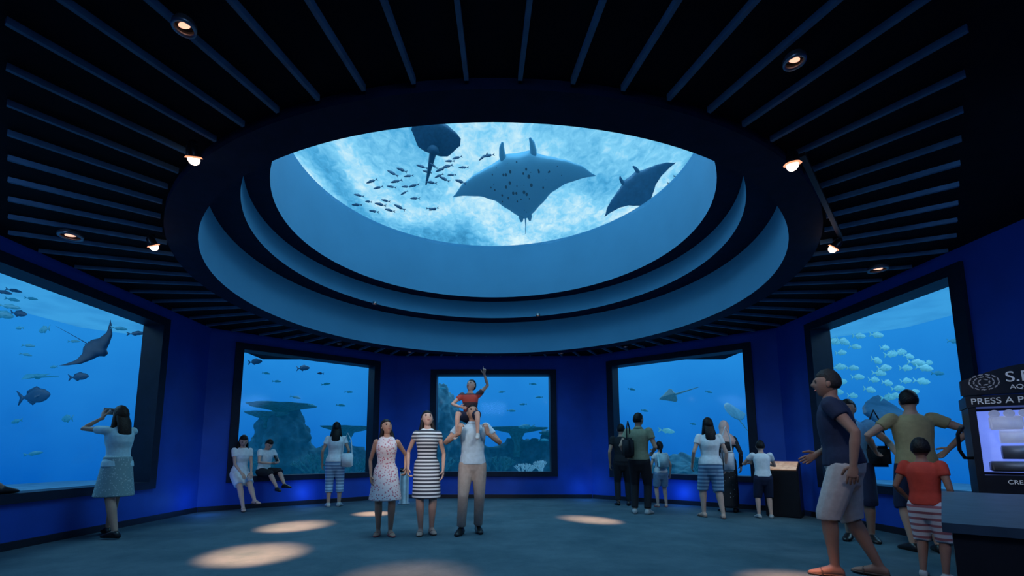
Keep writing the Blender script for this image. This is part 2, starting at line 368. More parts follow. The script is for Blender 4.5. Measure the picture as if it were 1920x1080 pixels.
# ------------------------------------------------------------------ sea life
def interp(t,pts):
    for (a,va),(b,vb) in zip(pts[:-1],pts[1:]):
        if t<=b:
            k=(t-a)/(b-a); k=k*k*(3-2*k)*.35+k*.65
            return va+(vb-va)*k
    return pts[-1][1]
def ray_mesh(name,lead,trail,th=.12,lift=.15,horns=True,tail=.6,N=26,Mv=12,tailr=.02,pelvic=True):
    bm=bmesh.new(); cols=[]
    for i in range(-N,N+1):
        u=abs(i)/N; s=1 if i>=0 else -1
        f=interp(u,lead); b=interp(u,trail); t=th*(1-u)**1.3+.004; zc=lift*u*u*u
        if u>.985: f=b+.01
        top=[];bot=[]
        for j in range(Mv+1):
            v=j/Mv; y=f+(b-f)*v; e=t*math.sqrt(max(0,1-(2*v-1)**2))*(1.2-.5*v)
            top.append(bm.verts.new((s*u,y,zc+e))); 
            bot.append(top[-1] if j in (0,Mv) else bm.verts.new((s*u,y,zc-e*.7)))
        cols.append((top,bot))
    for a,b in zip(cols[:-1],cols[1:]):
        for j in range(Mv):
            bm.faces.new((a[0][j],a[0][j+1],b[0][j+1],b[0][j]))
            bm.faces.new([v for v in (a[1][j],b[1][j],b[1][j+1],a[1][j+1])])
    bm.faces.new(cols[0][0]+[v for v in cols[0][1][-2:0:-1]]) ; bm.faces.new(cols[-1][0]+[v for v in cols[-1][1][-2:0:-1]])
    if horns:
        for s in (-1,1):
            y0=interp(.18,lead)
            tube(bm,[(s*.19,y0-.12,0),(s*.205,y0+.0,-.01),(s*.20,y0+.09,-.02),(s*.18,y0+.15,-.03)],[.05,.045,.034,.016],n=8,flat=.5)
    yb=interp(0,trail)
    tube(bm,[(0,yb+.12,0),(0,yb,0),(.01,yb-tail*.5,.01),(.03,yb-tail,.03)],[tailr*2,tailr,tailr*.6,tailr*.25],n=8)
    if pelvic:
        for s in (-1,1):
            tube(bm,[(s*.04,yb+.12,0),(s*.06,yb+.02,0),(s*.06,yb-.03,0)],[.05,.035,.015],n=8,flat=.25)
    bmesh.ops.recalc_face_normals(bm,faces=bm.faces[:])
    me=bpy.data.meshes.new(name); bm.to_mesh(me); bm.free()
    for p in me.polygons: p.use_smooth=True
    return me
manta_lead=[(0,.30),(.17,.31),(.24,.26),(.4,.20),(.6,.13),(.8,.03),(1,-.14)]
manta_trail=[(0,-.56),(.1,-.50),(.25,-.38),(.4,-.25),(.6,-.17),(.85,-.14),(1,-.15)]
me_manta=ray_mesh('manta',manta_lead,manta_trail,.11,.10,True,.22,tailr=.012)
eag_lead=[(0,.36),(.08,.34),(.14,.22),(.3,.16),(.6,.04),(.85,-.16),(1,-.30)]
eag_trail=[(0,-.36),(.15,-.36),(.35,-.22),(.6,-.18),(.85,-.26),(1,-.31)]
me_eagle=ray_mesh('eagle',eag_lead,eag_trail,.11,.18,False,1.1,tailr=.014)
gui_lead=[(0,1.25),(.12,1.15),(.5,.55),(.85,.05),(1,-.15)]
gui_trail=[(0,-.5),(.2,-.5),(.5,-.45),(.8,-.40),(1,-.2)]
me_guitar=ray_mesh('guitar',gui_lead,gui_trail,.22,.0,False,2.4,tailr=.12)
me_wedge=ray_mesh('wedge',[(0,.75),(.3,.70),(.7,.55),(1,.35)],[(0,-.5),(.3,-.5),(.6,-.42),(1,.1)],.2,.05,False,1.25,tailr=.14)
me_sting=ray_mesh('sting',[(0,.55),(.3,.47),(.6,.3),(.9,.05),(1,-.1)],[(0,-.5),(.3,-.47),(.6,-.38),(.9,-.2),(1,-.12)],.12,.08,False,1.3,tailr=.03)
def belly(name,c,spot,size=2.2,es=.45):
    m,nt,N,L,b=_nt(name)
    tc=N.new('ShaderNodeTexCoord'); v=N.new('ShaderNodeTexVoronoi'); v.inputs['Scale'].default_value=14
    mp=N.new('ShaderNodeMapping'); mp.inputs['Scale'].default_value=(1.1,.8,.0); L.new(tc.outputs['Object'],mp.inputs['Vector']); L.new(mp.outputs[0],v.inputs['Vector'])
    ln=N.new('ShaderNodeVectorMath'); ln.operation='LENGTH'
    mp2=N.new('ShaderNodeMapping'); mp2.inputs['Location'].default_value=(0,.12,0); mp2.inputs['Scale'].default_value=(size*.8,size,0); L.new(tc.outputs['Object'],mp2.inputs['Vector']); L.new(mp2.outputs[0],ln.inputs[0])
    ma=N.new('ShaderNodeMath'); ma.operation='MULTIPLY_ADD'; ma.inputs[1].default_value=-.32; ma.inputs[2].default_value=.36; L.new(ln.outputs['Value'],ma.inputs[0])
    lt=N.new('ShaderNodeMath'); lt.operation='LESS_THAN'; L.new(v.outputs['Distance'],lt.inputs[0]); L.new(ma.outputs[0],lt.inputs[1])
    mx=N.new('ShaderNodeMix'); mx.data_type='RGBA'; mx.inputs[6].default_value=(*c,1); mx.inputs[7].default_value=(*spot,1)
    L.new(lt.outputs[0],mx.inputs[0]); L.new(mx.outputs[2],b.inputs['Base Color']); b.inputs['Roughness'].default_value=.6
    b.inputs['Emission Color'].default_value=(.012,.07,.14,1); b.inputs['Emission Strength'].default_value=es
    return m
M['manta']=belly('manta_skin',(.11,.28,.38),(.003,.008,.015),2.0,.5)  # blue emission in the ray skins paints water haze
M['mantad']=mat('manta_dark',(.03,.085,.15),.6,em=(.004,.05,.12),es=.4)  # these ray colours carry the painted haze glow too
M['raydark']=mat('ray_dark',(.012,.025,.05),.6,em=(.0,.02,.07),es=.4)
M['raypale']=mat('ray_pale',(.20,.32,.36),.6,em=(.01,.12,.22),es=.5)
def place(me,name,m,loc,nose,top,scale,label,cat,group=None):
    o=bpy.data.objects.new(name,me); COL.objects.link(o)
    if not me.materials: me.materials.append(m)
    y=V(nose).normalized(); z=V(top); z=(z-y*z.dot(y)).normalized(); x=y.cross(z)
    mt=Matrix((x,y,z)).transposed().to_4x4()
    o.matrix_world=Matrix.Translation(loc)@mt@Matrix.Scale(scale,4)
    o.material_slots[0].link='OBJECT'; o.material_slots[0].material=m
    o['label']=label; o['category']=cat
    if group: o['group']=group
    return o
place(me_manta,'manta_ray',M['manta'],(.60,9.4,7.1),(-.16,-.68,.70),(.10,.70,.70),1.62,'large manta ray gliding overhead with spotted belly','manta ray')
place(me_manta,'manta_ray',M['mantad'],(3.20,9.6,7.0),(-.62,-.42,.60),(.29,.83,.5),.90,'smaller banking manta ray with dark wings','manta ray')
place(me_wedge,'guitarfish',M['mantad'],(-1.12,8.15,7.05),(.30,-.75,.65),(0,.65,.75),.48,'dark guitarfish with thick tail swimming overhead','fish')

def fish_mesh(tall=.34,thin=.1,fork=.5):
    bm=bmesh.new()
    prof=[(.5,.02),(.45,.35),(.32,.78),(.12,1),(-.1,.9),(-.28,.5),(-.4,.2),(-.46,.16)]
    rings=[(V((x,0,-.02*(1-h))),Y_,Z_,max(.004,thin/2*h),max(.006,tall/2*h)) for x,h in prof]
    loft(bm,rings,n=12)
    def fin(pts,t=.006):
        a=[bm.verts.new((x,t,z)) for x,z in pts]; b=[bm.verts.new((x,-t,z)) for x,z in pts]
        bm.faces.new(a); bm.faces.new(b[::-1])
        for i in range(len(pts)): bm.faces.new((a[i],a[(i+1)%len(pts)],b[(i+1)%len(pts)],b[i]))
    fin([(-.42,.03),(-.62,tall*.5),(-.66,tall*.5),(-.56,0),(-.66,-tall*.5),(-.62,-tall*.5),(-.42,-.03)])
    fin([(.2,tall*.42),(.05,tall*.66),(-.3,tall*.42),(-.33,tall*.12)])
    fin([(.0,-tall*.42),(-.15,-tall*.62),(-.3,-tall*.34),(-.33,-tall*.12)])
    for s in (-1,1):
        a=[bm.verts.new((.18,s*thin*.45,-.02)),bm.verts.new((.02,s*thin*1.1,-.10)),bm.verts.new((.03,s*thin*1.0,-.02)),bm.verts.new((.16,s*thin*.45,.02))]
        bm.faces.new(a)
    bmesh.ops.recalc_face_normals(bm,faces=bm.faces[:])
    me=bpy.data.meshes.new('fish'); bm.to_mesh(me); bm.free()
    for p in me.polygons: p.use_smooth=True
    return me
fm_slim=fish_mesh(.26,.10); fm_tall=fish_mesh(.46,.12); fm_deep=fish_mesh(.6,.14)
M['fdark']=mat('fish_dark',(.02,.05,.09),.5,em=(0,.03,.1),es=.5)  # emission in the fish colours paints water haze over them
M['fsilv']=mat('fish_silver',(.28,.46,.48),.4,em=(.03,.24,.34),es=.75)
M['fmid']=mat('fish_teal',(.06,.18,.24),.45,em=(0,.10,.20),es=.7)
def fish(me,m,loc,L,ang,pitch=0,label='small dark reef fish swimming in the tank',group='reef fish'):
    o=bpy.data.objects.new('fish',me); COL.objects.link(o)
    if not me.materials: me.materials.append(m)
    o.location=loc; o.scale=(L,L,L); o.rotation_euler=(0,-pitch,ang)
    o.material_slots[0].link='OBJECT'; o.material_slots[0].material=m
    o['label']=label; o['category']='fish'; o['group']=group
TH=math.atan(.128); CT,ST=math.cos(TH),math.sin(TH); CAMZ=1.1
def W(px,py,t):
    a=(px-925)/860; b=(738-py)/860
    return V((a*t,(CT-b*ST)*t,CAMZ+(ST+b*CT)*t))
rs=random.Random(3)
sch=[(668,384),(690,378),(672,366),(708,352),(712,383),(722,376),(733,350),(735,324),(752,318),(757,362),(765,330),(777,372),(748,388),(742,340),(790,312),(800,322),(812,310),(826,318),(838,312),(846,328),(832,335),(822,330),(856,296),(862,340),(842,302),(808,342),(700,396),(730,394),(760,350),(696,340),(868,314),(905,295),(915,292),(812,392),(775,348)]
for px,py in sch:
    fish(fm_slim,M['fdark'],W(px,py,9.0+rs.uniform(-.5,.5)),rs.uniform(.16,.22),PI+rs.uniform(-.5,.5),rs.uniform(-.5,.5),'small dark schooling fish seen against bright water','overhead fish school')
for px,py in ((1272,332),(810,392),(1260,345)):
    fish(fm_slim,M['fdark'],W(px,py,10),.2,.3,0,'small dark fish seen against bright water','overhead fish school')
place(me_eagle,'eagle_ray',M['raydark'],W(182,655,9.0),(.75,.1,-.45),(.15,-.9,.25),.60,'dark eagle ray with raised wings in the tank','eagle ray')
place(me_guitar,'guitarfish',M['fmid'],W(65,706,9.5),(-.9,.3,.05),(0,-.4,.9),.26,'long flat shark ray gliding in the tank','fish')
for px,py,L,m,me in ((68,742,.5,'fdark',fm_deep),(37,588,.26,'fdark',fm_tall),(82,618,.28,'fmid',fm_tall),(36,615,.22,'fmid',fm_slim),(20,575,.3,'fmid',fm_slim),(55,648,.2,'fmid',fm_slim),(25,562,.24,'fmid',fm_slim),(150,706,.32,'fdark',fm_tall),(258,625,.3,'fdark',fm_slim),(225,616,.25,'fmid',fm_slim),(28,545,.24,'fdark',fm_slim),(8,590,.3,'fmid',fm_tall),(50,665,.18,'fmid',fm_slim),(100,688,.2,'fmid',fm_slim),(125,785,.3,'fmid',fm_tall),(30,790,.3,'fmid',fm_slim),(65,850,.25,'fmid',fm_slim),(8,548,.25,'fdark',fm_slim),(140,640,.18,'fmid',fm_slim),(60,560,.2,'fmid',fm_slim)):
    fish(me,M[m],W(px,py,rs.uniform(8.6,9.6)),L,rs.choice([0.2,PI-.3,.4]),rs.uniform(-.2,.2),group='fish in the side tank')
for px,py,L,m in ((480,678,.3,'fdark'),(570,690,.3,'fdark'),(612,720,.2,'fmid'),(555,745,.25,'fmid'),(655,735,.2,'fmid'),(520,715,.2,'fmid'),(640,760,.22,'fmid'),(600,700,.2,'fdark'),(500,700,.18,'fmid'),(585,760,.18,'fmid')):
    fish(fm_slim if L<.28 else fm_tall,M[m],W(px,py,rs.uniform(11.6,12.6)),L,rs.choice([.2,PI-.4]),rs.uniform(-.2,.2),group='fish beside the coral')
for px,py,L in ((870,745,.25),(960,770,.25),(985,800,.45),(1010,745,.2),(940,735,.2),(980,758,.2),(1020,825,.3),(830,728,.2),(1000,720,.2)):
    fish(fm_slim,M['fmid'],W(px,py,rs.uniform(13,14)),L,rs.choice([.2,PI-.4]),0,group='fish in the central tank')
place(me_guitar,'guitarfish',M['raypale'],W(1258,742,11.6),(-.85,.2,-.25),(.3,-.7,.6),.24,'pale shark-like ray gliding in the tank','fish')
place(me_sting,'stingray',M['raypale'],W(1375,772,11.2),(-.3,.4,.8),(.55,-.7,.3),.5,'pale stingray rising beside the pane','stingray')
for px,py,L,m in ((1252,808,.45,'fsilv'),(1210,770,.2,'fmid'),(1300,795,.18,'fmid'),(1185,730,.2,'fmid'),(1330,735,.2,'fmid')):
    fish(fm_slim,M[m],W(px,py,11.8),L,.3,-.1,group='fish in the angled tank')
sil=[(1582,640),(1612,630),(1645,628),(1578,661),(1600,690),(1575,688),(1610,707),(1640,712),(1632,731),(1580,716),(1565,640),(1660,652),(1690,660),(1705,668),(1720,680),(1735,690),(1742,680),(1672,664),(1660,690),(1645,676),(1665,718),(1700,714),(1680,742),(1715,735),(1668,745),(1700,690),(1730,715),(1570,735),(1605,650),(1685,728),(1600,742),(1650,700)]
for px,py in sil:
    fish(fm_tall,M['fsilv'],W(px,py,rs.uniform(8.4,9.4)),rs.uniform(.20,.27),rs.uniform(-.3,.3),rs.uniform(-.2,.2),'silver schooling fish swimming in the tank','silver fish school')
place(me_sting,'stingray',M['mantad'],W(1668,782,8.6),(-.9,.2,.15),(.2,-.62,.75),.78,'large dark stingray gliding low in the tank','stingray')
for px,py in ((1760,700),(1700,880),(1660,860),(1790,640)):
    fish(fm_slim,M['fmid'],W(px,py,9),.3,.2,0,group='fish in the side tank')

M['rock']=mat('reef_rock',(.035,.10,.13),.9,var=.5,nscale=5,bump=.8,em=(.0,.045,.11),es=.65)  # blue emission paints underwater scatter over the rock
M['coral']=mat('coral_teal',(.05,.15,.18),.85,var=.4,nscale=12,bump=.5,em=(.0,.055,.11),es=.6)  # both coral colours have the painted scatter glow as well
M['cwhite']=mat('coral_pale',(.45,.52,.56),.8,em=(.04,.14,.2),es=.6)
def rock(lumps,seed,label='rugged reef rock on the tank floor'):
    bm=bmesh.new()
    for q,(loc,sx,sy,sz) in enumerate(lumps):
        r_=bmesh.ops.create_icosphere(bm,subdivisions=5,radius=1)
        for v in r_['verts']:
            p=v.co.copy(); k=1+.38*noise.fractal(p*1.8+V((seed+q*7,0,0)),1,2,5)+.2*noise.noise(p*6+V((0,seed+q,0)))
            v.co=V((p.x*sx*k,p.y*sy*k,max(p.z*sz*k,.31-loc[2])))+V(loc)
    me=voxel(bm,.05,1)
    return link('reef_rock',me,M['rock'],label=label,cat='rock')
def table_coral(loc,r,h,seed):
    bm=bmesh.new(); n=64; rows=[]
    for j,(rr,z) in enumerate(((.12,-h),(.10,-h*.5),(.28,-.14),(.96,-.0),(1,.03),(.6,.015),(.1,.0))):
        row=[]
        for k in range(n):
            a=2*PI*k/n; w_=1+(.34*noise.noise(V((math.cos(a)*2.2,math.sin(a)*2.2,seed)))+.06*math.sin(13*k) if rr>.5 else 0)
            row.append(bm.verts.new((r*rr*math.cos(a)*w_,r*rr*math.sin(a)*w_,z)))
        rows.append(row)
    for a,b in zip(rows[:-1],rows[1:]):
        for k in range(n): bm.faces.new((a[k],a[(k+1)%n],b[(k+1)%n],b[k]))
    bm.faces.new(rows[0]); bm.faces.new(rows[-1])
    o=mk('table_coral',bm,M['coral'],label='flat spreading table coral on a stalk',cat='coral'); o.location=loc; return o
def branch_coral(loc,h,seed,m):
    rr=random.Random(seed); bm=bmesh.new()
    def br(p,d,l,r,dep):
        q=p+d*l; tube(bm,[p,p+d*l*.5,q],[r,r*.85,r*.65],n=6)
        if dep:
            for _ in range(3): br(q,(d+V((rr.uniform(-.8,.8),rr.uniform(-.8,.8),rr.uniform(0,.6)))).normalized(),l*.72,r*.68,dep-1)
    for k in range(5): br(V((0,0,0)),V((rr.uniform(-.8,.8),rr.uniform(-.8,.8),1)).normalized(),h*.4,h*.05,3)
    o=mk('branching_coral',bm,m,label='branching staghorn coral on the tank floor',cat='coral'); o.location=loc; return o
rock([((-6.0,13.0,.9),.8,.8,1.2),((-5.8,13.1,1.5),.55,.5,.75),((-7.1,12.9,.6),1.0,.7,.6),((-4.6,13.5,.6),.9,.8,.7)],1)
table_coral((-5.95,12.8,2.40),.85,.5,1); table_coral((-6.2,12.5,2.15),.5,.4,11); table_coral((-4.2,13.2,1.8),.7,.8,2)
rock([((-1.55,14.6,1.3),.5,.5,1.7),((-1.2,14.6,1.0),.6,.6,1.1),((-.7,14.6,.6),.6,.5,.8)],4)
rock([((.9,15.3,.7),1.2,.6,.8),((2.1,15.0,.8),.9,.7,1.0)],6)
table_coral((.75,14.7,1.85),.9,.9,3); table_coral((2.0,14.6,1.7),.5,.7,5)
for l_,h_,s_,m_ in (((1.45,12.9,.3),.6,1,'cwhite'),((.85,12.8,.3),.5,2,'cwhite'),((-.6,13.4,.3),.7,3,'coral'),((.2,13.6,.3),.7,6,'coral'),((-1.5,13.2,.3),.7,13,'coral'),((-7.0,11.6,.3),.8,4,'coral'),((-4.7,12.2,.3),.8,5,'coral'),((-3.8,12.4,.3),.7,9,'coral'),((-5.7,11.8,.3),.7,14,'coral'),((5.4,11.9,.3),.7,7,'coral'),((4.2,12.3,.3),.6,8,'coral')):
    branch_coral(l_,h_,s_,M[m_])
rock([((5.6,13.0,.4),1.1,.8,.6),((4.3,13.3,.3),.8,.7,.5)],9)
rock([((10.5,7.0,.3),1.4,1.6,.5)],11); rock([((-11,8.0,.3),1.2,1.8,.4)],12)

# ------------------------------------------------------------------ people
SK={'l':mat('skin_light',(.55,.33,.25),.6,var=.06),'m':mat('skin_tan',(.42,.23,.155),.6,var=.06),'d':mat('skin_brown',(.28,.14,.095),.6,var=.06)}
M['eye']=mat('eye_dark',(.02,.012,.01),.2); M['lip']=mat('lip',(.40,.12,.10),.5)
M['hair']=mat('hair_black',(.010,.008,.008),.5,nscale=60,bump=.4,spec=.2); M['hairbrown']=mat('hair_brown',(.03,.017,.010),.5,nscale=60,bump=.4,spec=.2); M['hairgrey']=mat('hair_grey',(.022,.018,.018),.6,nscale=60,bump=.4,spec=.2)
def C(name,c): return mat(name,c,.85,var=.1,nscale=20,bump=.15)
TOR=[(.455,.055,.05),(.48,.085,.062),(.52,.093,.066),(.56,.089,.061),(.61,.078,.054),(.66,.080,.056),(.71,.087,.061),(.755,.092,.063),(.785,.088,.056),(.81,.066,.046),(.84,.036,.036)]
def ik(a,b,l1,l2,pole):
    d=b-a; D=d.length
    if D>(l1+l2)*.995: b=a+d*((l1+l2)*.995/D); d=b-a; D=d.length
    u=d.normalized(); x=(D*D+l1*l1-l2*l2)/(2*D); h=math.sqrt(max(0,l1*l1-x*x))
    pv=pole-u*pole.dot(u); pv=pv.normalized() if pv.length>1e-5 else V((0,-1,0))
    return a+u*x+pv*h,b
def headfn(x,f,z):
    Xx=x*.043; F=f*.052; Zz=z*.066
    if z<0:
        Xx*=1-.30*(-z)**1.6
        F*= (1-.08*(-z)) if f>0 else (1-.38*(-z))
    if f>0:
        F+=.014*math.exp(-((x/.17)**2+((z+.14)/.17)**2))
        F+=.005*math.exp(-((x/.12)**2+((z-.05)/.15)**2))
        for s in (-1,1): F-=.005*math.exp(-(((x-s*.4)/.2)**2+((z-.06)/.12)**2))
        F+=.004*math.exp(-((x/.7)**2+((z-.25)/.08)**2))
        F+=.009*math.exp(-((x/.35)**2+((z+.88)/.22)**2))
        F+=.004*math.exp(-((x/.28)**2+((z+.50)/.09)**2))
    return Xx,F,Zz
def cl(x): return max(0,min(1,x))
def person(loc,h,H,label,fem=False,fat=1,skin='m',hair='short',hm='hair',top=None,bottom=None,shoe=None,
           P=(0,0,.53),N=(0,-.005,.83),wl=(.145,-.02,.50),wr=(-.145,-.02,.50),el=(.5,1,0),er=(-.5,1,0),
           al=(.062,.0,.045),ar=(-.062,.0,.045),kl=(.1,-1,0),kr=(-.1,-1,0),tl=(.25,-1,0),tr=(-.25,-1,0),
           hl=None,hr=None,nl=None,nr=None,curl=.35,cl_=None,cr_=None,look=(0,-1,0),hs=1.04,z0=0,point=None):
    P=V(P);N=V(N); S=H
    g=.9 if fem else 1
    up=(N-P).normalized(); xa=(X_-up*X_.dot(up)).normalized(); da=up.cross(xa)
    def tsec(off,za,zb,loose=0):
        out=[]
        for z,a,b in TOR:
            if z<za-1e-6 or z>zb+1e-6: continue
            if fem:
                if z<.57: a*=1.05
                elif z<.68: a*=.88; b*=.9
                else: a*=.92
                if .70<z<.77: b*=1.14
            if z<.74: 
                b*=fat; a*=1+(fat-1)*.6
                if fat>1 and .5<z<.7: b*=1.06
            else: a*=1+(fat-1)*.4
            c=P+(N-P)*((z-.53)/.30)
            out.append((c*S,xa,da,(a+off+loose)*S,(b+off+loose)*S))
        return out
    shw=.102*(.88 if fem else 1)*(1+(fat-1)*.4)
    shz=.89 if fem else .92
    SL=P+(N-P)*shz+xa*shw; SR=P+(N-P)*shz-xa*shw
    HL=P+xa*.05-up*.015; HR=P-xa*.05-up*.015
    EL,WL=ik(SL,V(wl),.172,.15,V(el)); ER,WR=ik(SR,V(wr),.172,.15,V(er))
    KL,AL=ik(HL,V(al),.245,.238,V(kl)); KR,AR=ik(HR,V(ar),.245,.238,V(kr))
    ag=(.82 if fem else 1)*(1+(fat-1)*.5)
    def arm(bm,s,e,w,off,fr=1.0,loose=0):
        pts=[s,(s+e)/2,e,e+(w-e)*.3,w]; rd=[.030*ag,.025*ag,.020*ag,.0205*ag,.0140*ag]
        pts=[p*S for p in pts]; rd=[(r+off+loose)*S for r in rd]
        if fr<.5: k=fr*2; pts=[pts[0],pts[0]+(pts[1]-pts[0])*.6,pts[0]+(pts[2]-pts[0])*fr]; rd=[rd[0],rd[1]*1.05,rd[1]*1.0]
        elif fr<1: pts=pts[:3]; rd=rd[:3]; pts[2]=pts[0]+(pts[2]-pts[0])*.8
        tube(bm,pts,rd,n=12,c1=(fr>=1))
    lg=(1+(fat-1)*.5)
    def leg(bm,hp,k,a,off,cut='full',loose=0):
        pts=[hp,(hp+k)*.5,k,k+(a-k)*.3,k+(a-k)*.65,a]; rd=[.052*lg,.046*lg,.032*lg,.0325*lg,.025,.019]
        if cut=='shorts': q=hp+(k-hp)*.86; pts=[hp,(hp+k)*.5,q]; rd=[.054,.050,.044]
        if cut=='knee': pts=[hp,(hp+k)*.5,k,k+(a-k)*.10]; rd=[.054,.050,.043,.042]
        if cut=='capri': pts=[hp,(hp+k)*.5,k,k+(a-k)*.3,k+(a-k)*.5]; rd=[.053,.048,.037,.036,.034]
        if cut=='long': pts=[hp,(hp+k)*.5,k,k+(a-k)*.4,k+(a-k)*.95]; rd=[.053,.046,.034,.031,.027]
        tube(bm,[p*S for p in pts],[(r+off+loose)*S for r in rd],n=12,c1=(cut=='full'))
    def foot(bm,A,td,off,low=1):
        td=V(td).normalized(); sd=td.cross(Z_).normalized(); u=sd.cross(td).normalized()
        base=A-u*.045
        rings=[]
        for k,w_,hh in ((-.036,.014,.016),(-.02,.020,.024),(.0,.021,.030),(.035,.024,.022),(.07,.026,.015),(.095,.020,.011),(.11,.010,.007)):
            hh=hh if low==1 else .006
            rings.append(((base+td*k+u*hh)*S,sd,u,(w_+off)*S,(hh+off*.8)*S))
        loft(bm,rings,n=12,c0=False,c1=False)
        if low!=1:
            loft(bm,[((base+td*k+u*.012)*S,sd,u,.028*S,.024*S) for k in (.052,.060)],n=12,c0=False,c1=False)
    bm=bmesh.new()
    loft(bm,tsec(0,.455,.84),n=18)
    for s,e,w in ((SL,EL,WL),(SR,ER,WR)): arm(bm,s,e,w,0)
    for hp,k,a in ((HL,KL,AL),(HR,KR,AR)): leg(bm,hp,k,a,0)
    foot(bm,AL,tl,0); foot(bm,AR,tr,0)
    f=V(look).normalized(); side=f.cross(Z_); side=side.normalized()
    hu=side.cross(f).normalized()
    if hu.z<0: hu=-hu
    hx=hu.cross(f)
    neckv=(up*.6+Z_*.4).normalized()
    hc=N+neckv*.036+hu*.052*hs+f*.010
    tube(bm,[(N-up*.03)*S,(N+neckv*.02)*S,(hc-hu*.03-f*.012)*S],[.036*S*g,.030*S*g,.030*S*g],n=12)
    hands=[]
    for sgn,s,e,w,hd,nn,cu in ((1,SL,EL,WL,hl,nl,cl_),(-1,SR,ER,WR,hr,nr,cr_)):
        d=V(hd).normalized() if hd else (w-e).normalized()
        n_=V(nn) if nn else V((-sgn,0,0))
        n_=(n_-d*n_.dot(d))
        n_=n_.normalized() if n_.length>1e-4 else V((0,1,0))
        th=d.cross(n_)*(-sgn)
        loft(bm,[((w-d*.008)*S,th,n_,.0145*S,.012*S),((w+d*.018)*S,th,n_,.020*S,.012*S),((w+d*.05)*S,th,n_,.023*S,.0095*S)],n=10)
        hands.append((w,d,n_,th,cu if cu is not None else curl,sgn))
    me=voxel(bm,.009 if H>1.3 else .008,2)
    bm=bmesh.new(); bm.from_mesh(me); bpy.data.meshes.remove(me)
    for w,d,n_,th,cu,sgn in hands:
        for k,(o_,l_) in enumerate(((.0175,.040),(.006,.046),(-.0055,.043),(-.0165,.033))):
            p=w+d*.046+th*o_; dd=(d+th*o_*4).normalized(); pts=[p]; c=cu*(.7+.2*k)
            if point and sgn==point and k==0: c=.03
            elif point and sgn==point: c=1.25
            for q,fr in enumerate((.42,.32,.26)):
                ang=c*(q+.6); v=(dd*math.cos(ang)+n_*math.sin(ang)); p=p+v*l_*fr; pts.append(p)
            tube(bm,[q*S for q in pts],[.0060*S,.0057*S,.0052*S,.0042*S],n=8)
        p=w+d*.010+th*.014; v1=(d*.55+th*.75+n_*.3).normalized(); v2=(d*.85+th*.35+n_*.45).normalized()
        tube(bm,[p*S,(p+v1*.02)*S,(p+v1*.02+v2*.018)*S,(p+v1*.02+v2*.03)*S],[.0085*S,.0072*S,.0062*S,.005*S],n=8)
    def headmesh(bm,fn,n=32,m=24):
        rows=[]
        def pt(x,ff,z):
            a,b,c=fn(x,ff,z); return (hc+hx*(a*hs)+f*(b*hs)+hu*(c*hs))*S
        t_=bm.verts.new(pt(0,0,1)); b_=bm.verts.new(pt(0,0,-1))
        for j in range(1,m):
            z=math.cos(PI*j/m); r=math.sin(PI*j/m)
            rows.append([bm.verts.new(pt(r*math.cos(2*PI*i/n),r*math.sin(2*PI*i/n),z)) for i in range(n)])
        for i in range(n):
            bm.faces.new((t_,rows[0][i],rows[0][(i+1)%n])); bm.faces.new((b_,rows[-1][(i+1)%n],rows[-1][i]))
        for r0,r1 in zip(rows[:-1],rows[1:]):
            for i in range(n): bm.faces.new((r0[i],r1[i],r1[(i+1)%n],r0[(i+1)%n]))
    headmesh(bm,headfn)
    for s in (-1,1):
        ell(bm,(hc+hx*s*.043*hs-hu*.004-f*.004)*S,hx,f,hu,.0055*S,.011*S,.018*S,n=10,m=6)
    body=mk('person',bm,SK[skin],label=label,cat='person')
    body.location=(loc[0],loc[1],z0); body.rotation_euler=(0,0,math.radians(h))
    for s in (-1,1):
        bm=bmesh.new(); ell(bm,(hc+hx*s*.0165*hs+f*.0430*hs+hu*.004)*S,hx,f,hu,.0072*S*hs,.0048*S*hs,.0042*S*hs,n=10,m=6)
        mk('eye',bm,M['eye'],parent=body)
        bm=bmesh.new(); ell(bm,(hc+hx*s*.0165*hs+f*.0465*hs+hu*.0135*hs)*S,hx,f,hu,.0095*S*hs,.0035*S*hs,.0018*S*hs,n=10,m=6)
        mk('eyebrow',bm,M['hair'],parent=body)
    bm=bmesh.new(); ell(bm,(hc+f*.0465*hs-hu*.033*hs)*S,hx,f,hu,.0125*S*hs,.006*S*hs,.0042*S*hs,n=12,m=6); mk('lips',bm,M['lip'],parent=body)
    bm=bmesh.new()
    kk=1.10 if hair=='short' else 1.15
    def hfn(x,ff,z):
        a,b,c=headfn(x,ff,z)
        if ff>0: b=ff*.052
        face=cl((ff-.12)/.22)*cl((.47-z)/.12)
        low=cl((-.30-z)/.2) if hair in('short',) else cl((-.55-z)/.2)
        sideb=cl((.75-abs(ff)*3))*cl((.02-z)/.15) if hair=='short' else 0
        mm=max(face,low,sideb); k=kk*(1-mm)+.80*mm
        k+=.03*noise.noise(V((x*5,ff*5,z*5)))*(1-mm)
        return a*k,b*k-(.002),c*k
    if hair=='scarf':
        def hfn(x,ff,z):
            a,b,c=headfn(x,ff,z)
            if ff>0: b=ff*.052
            face=cl((ff-.45)/.2)*cl((.62-z)/.14)*cl((z+1.0)/.2); k=1.2*(1-face)+.8*face
            return a*k,b*k,c*k*1.03
    headmesh(bm,hfn,28,20)
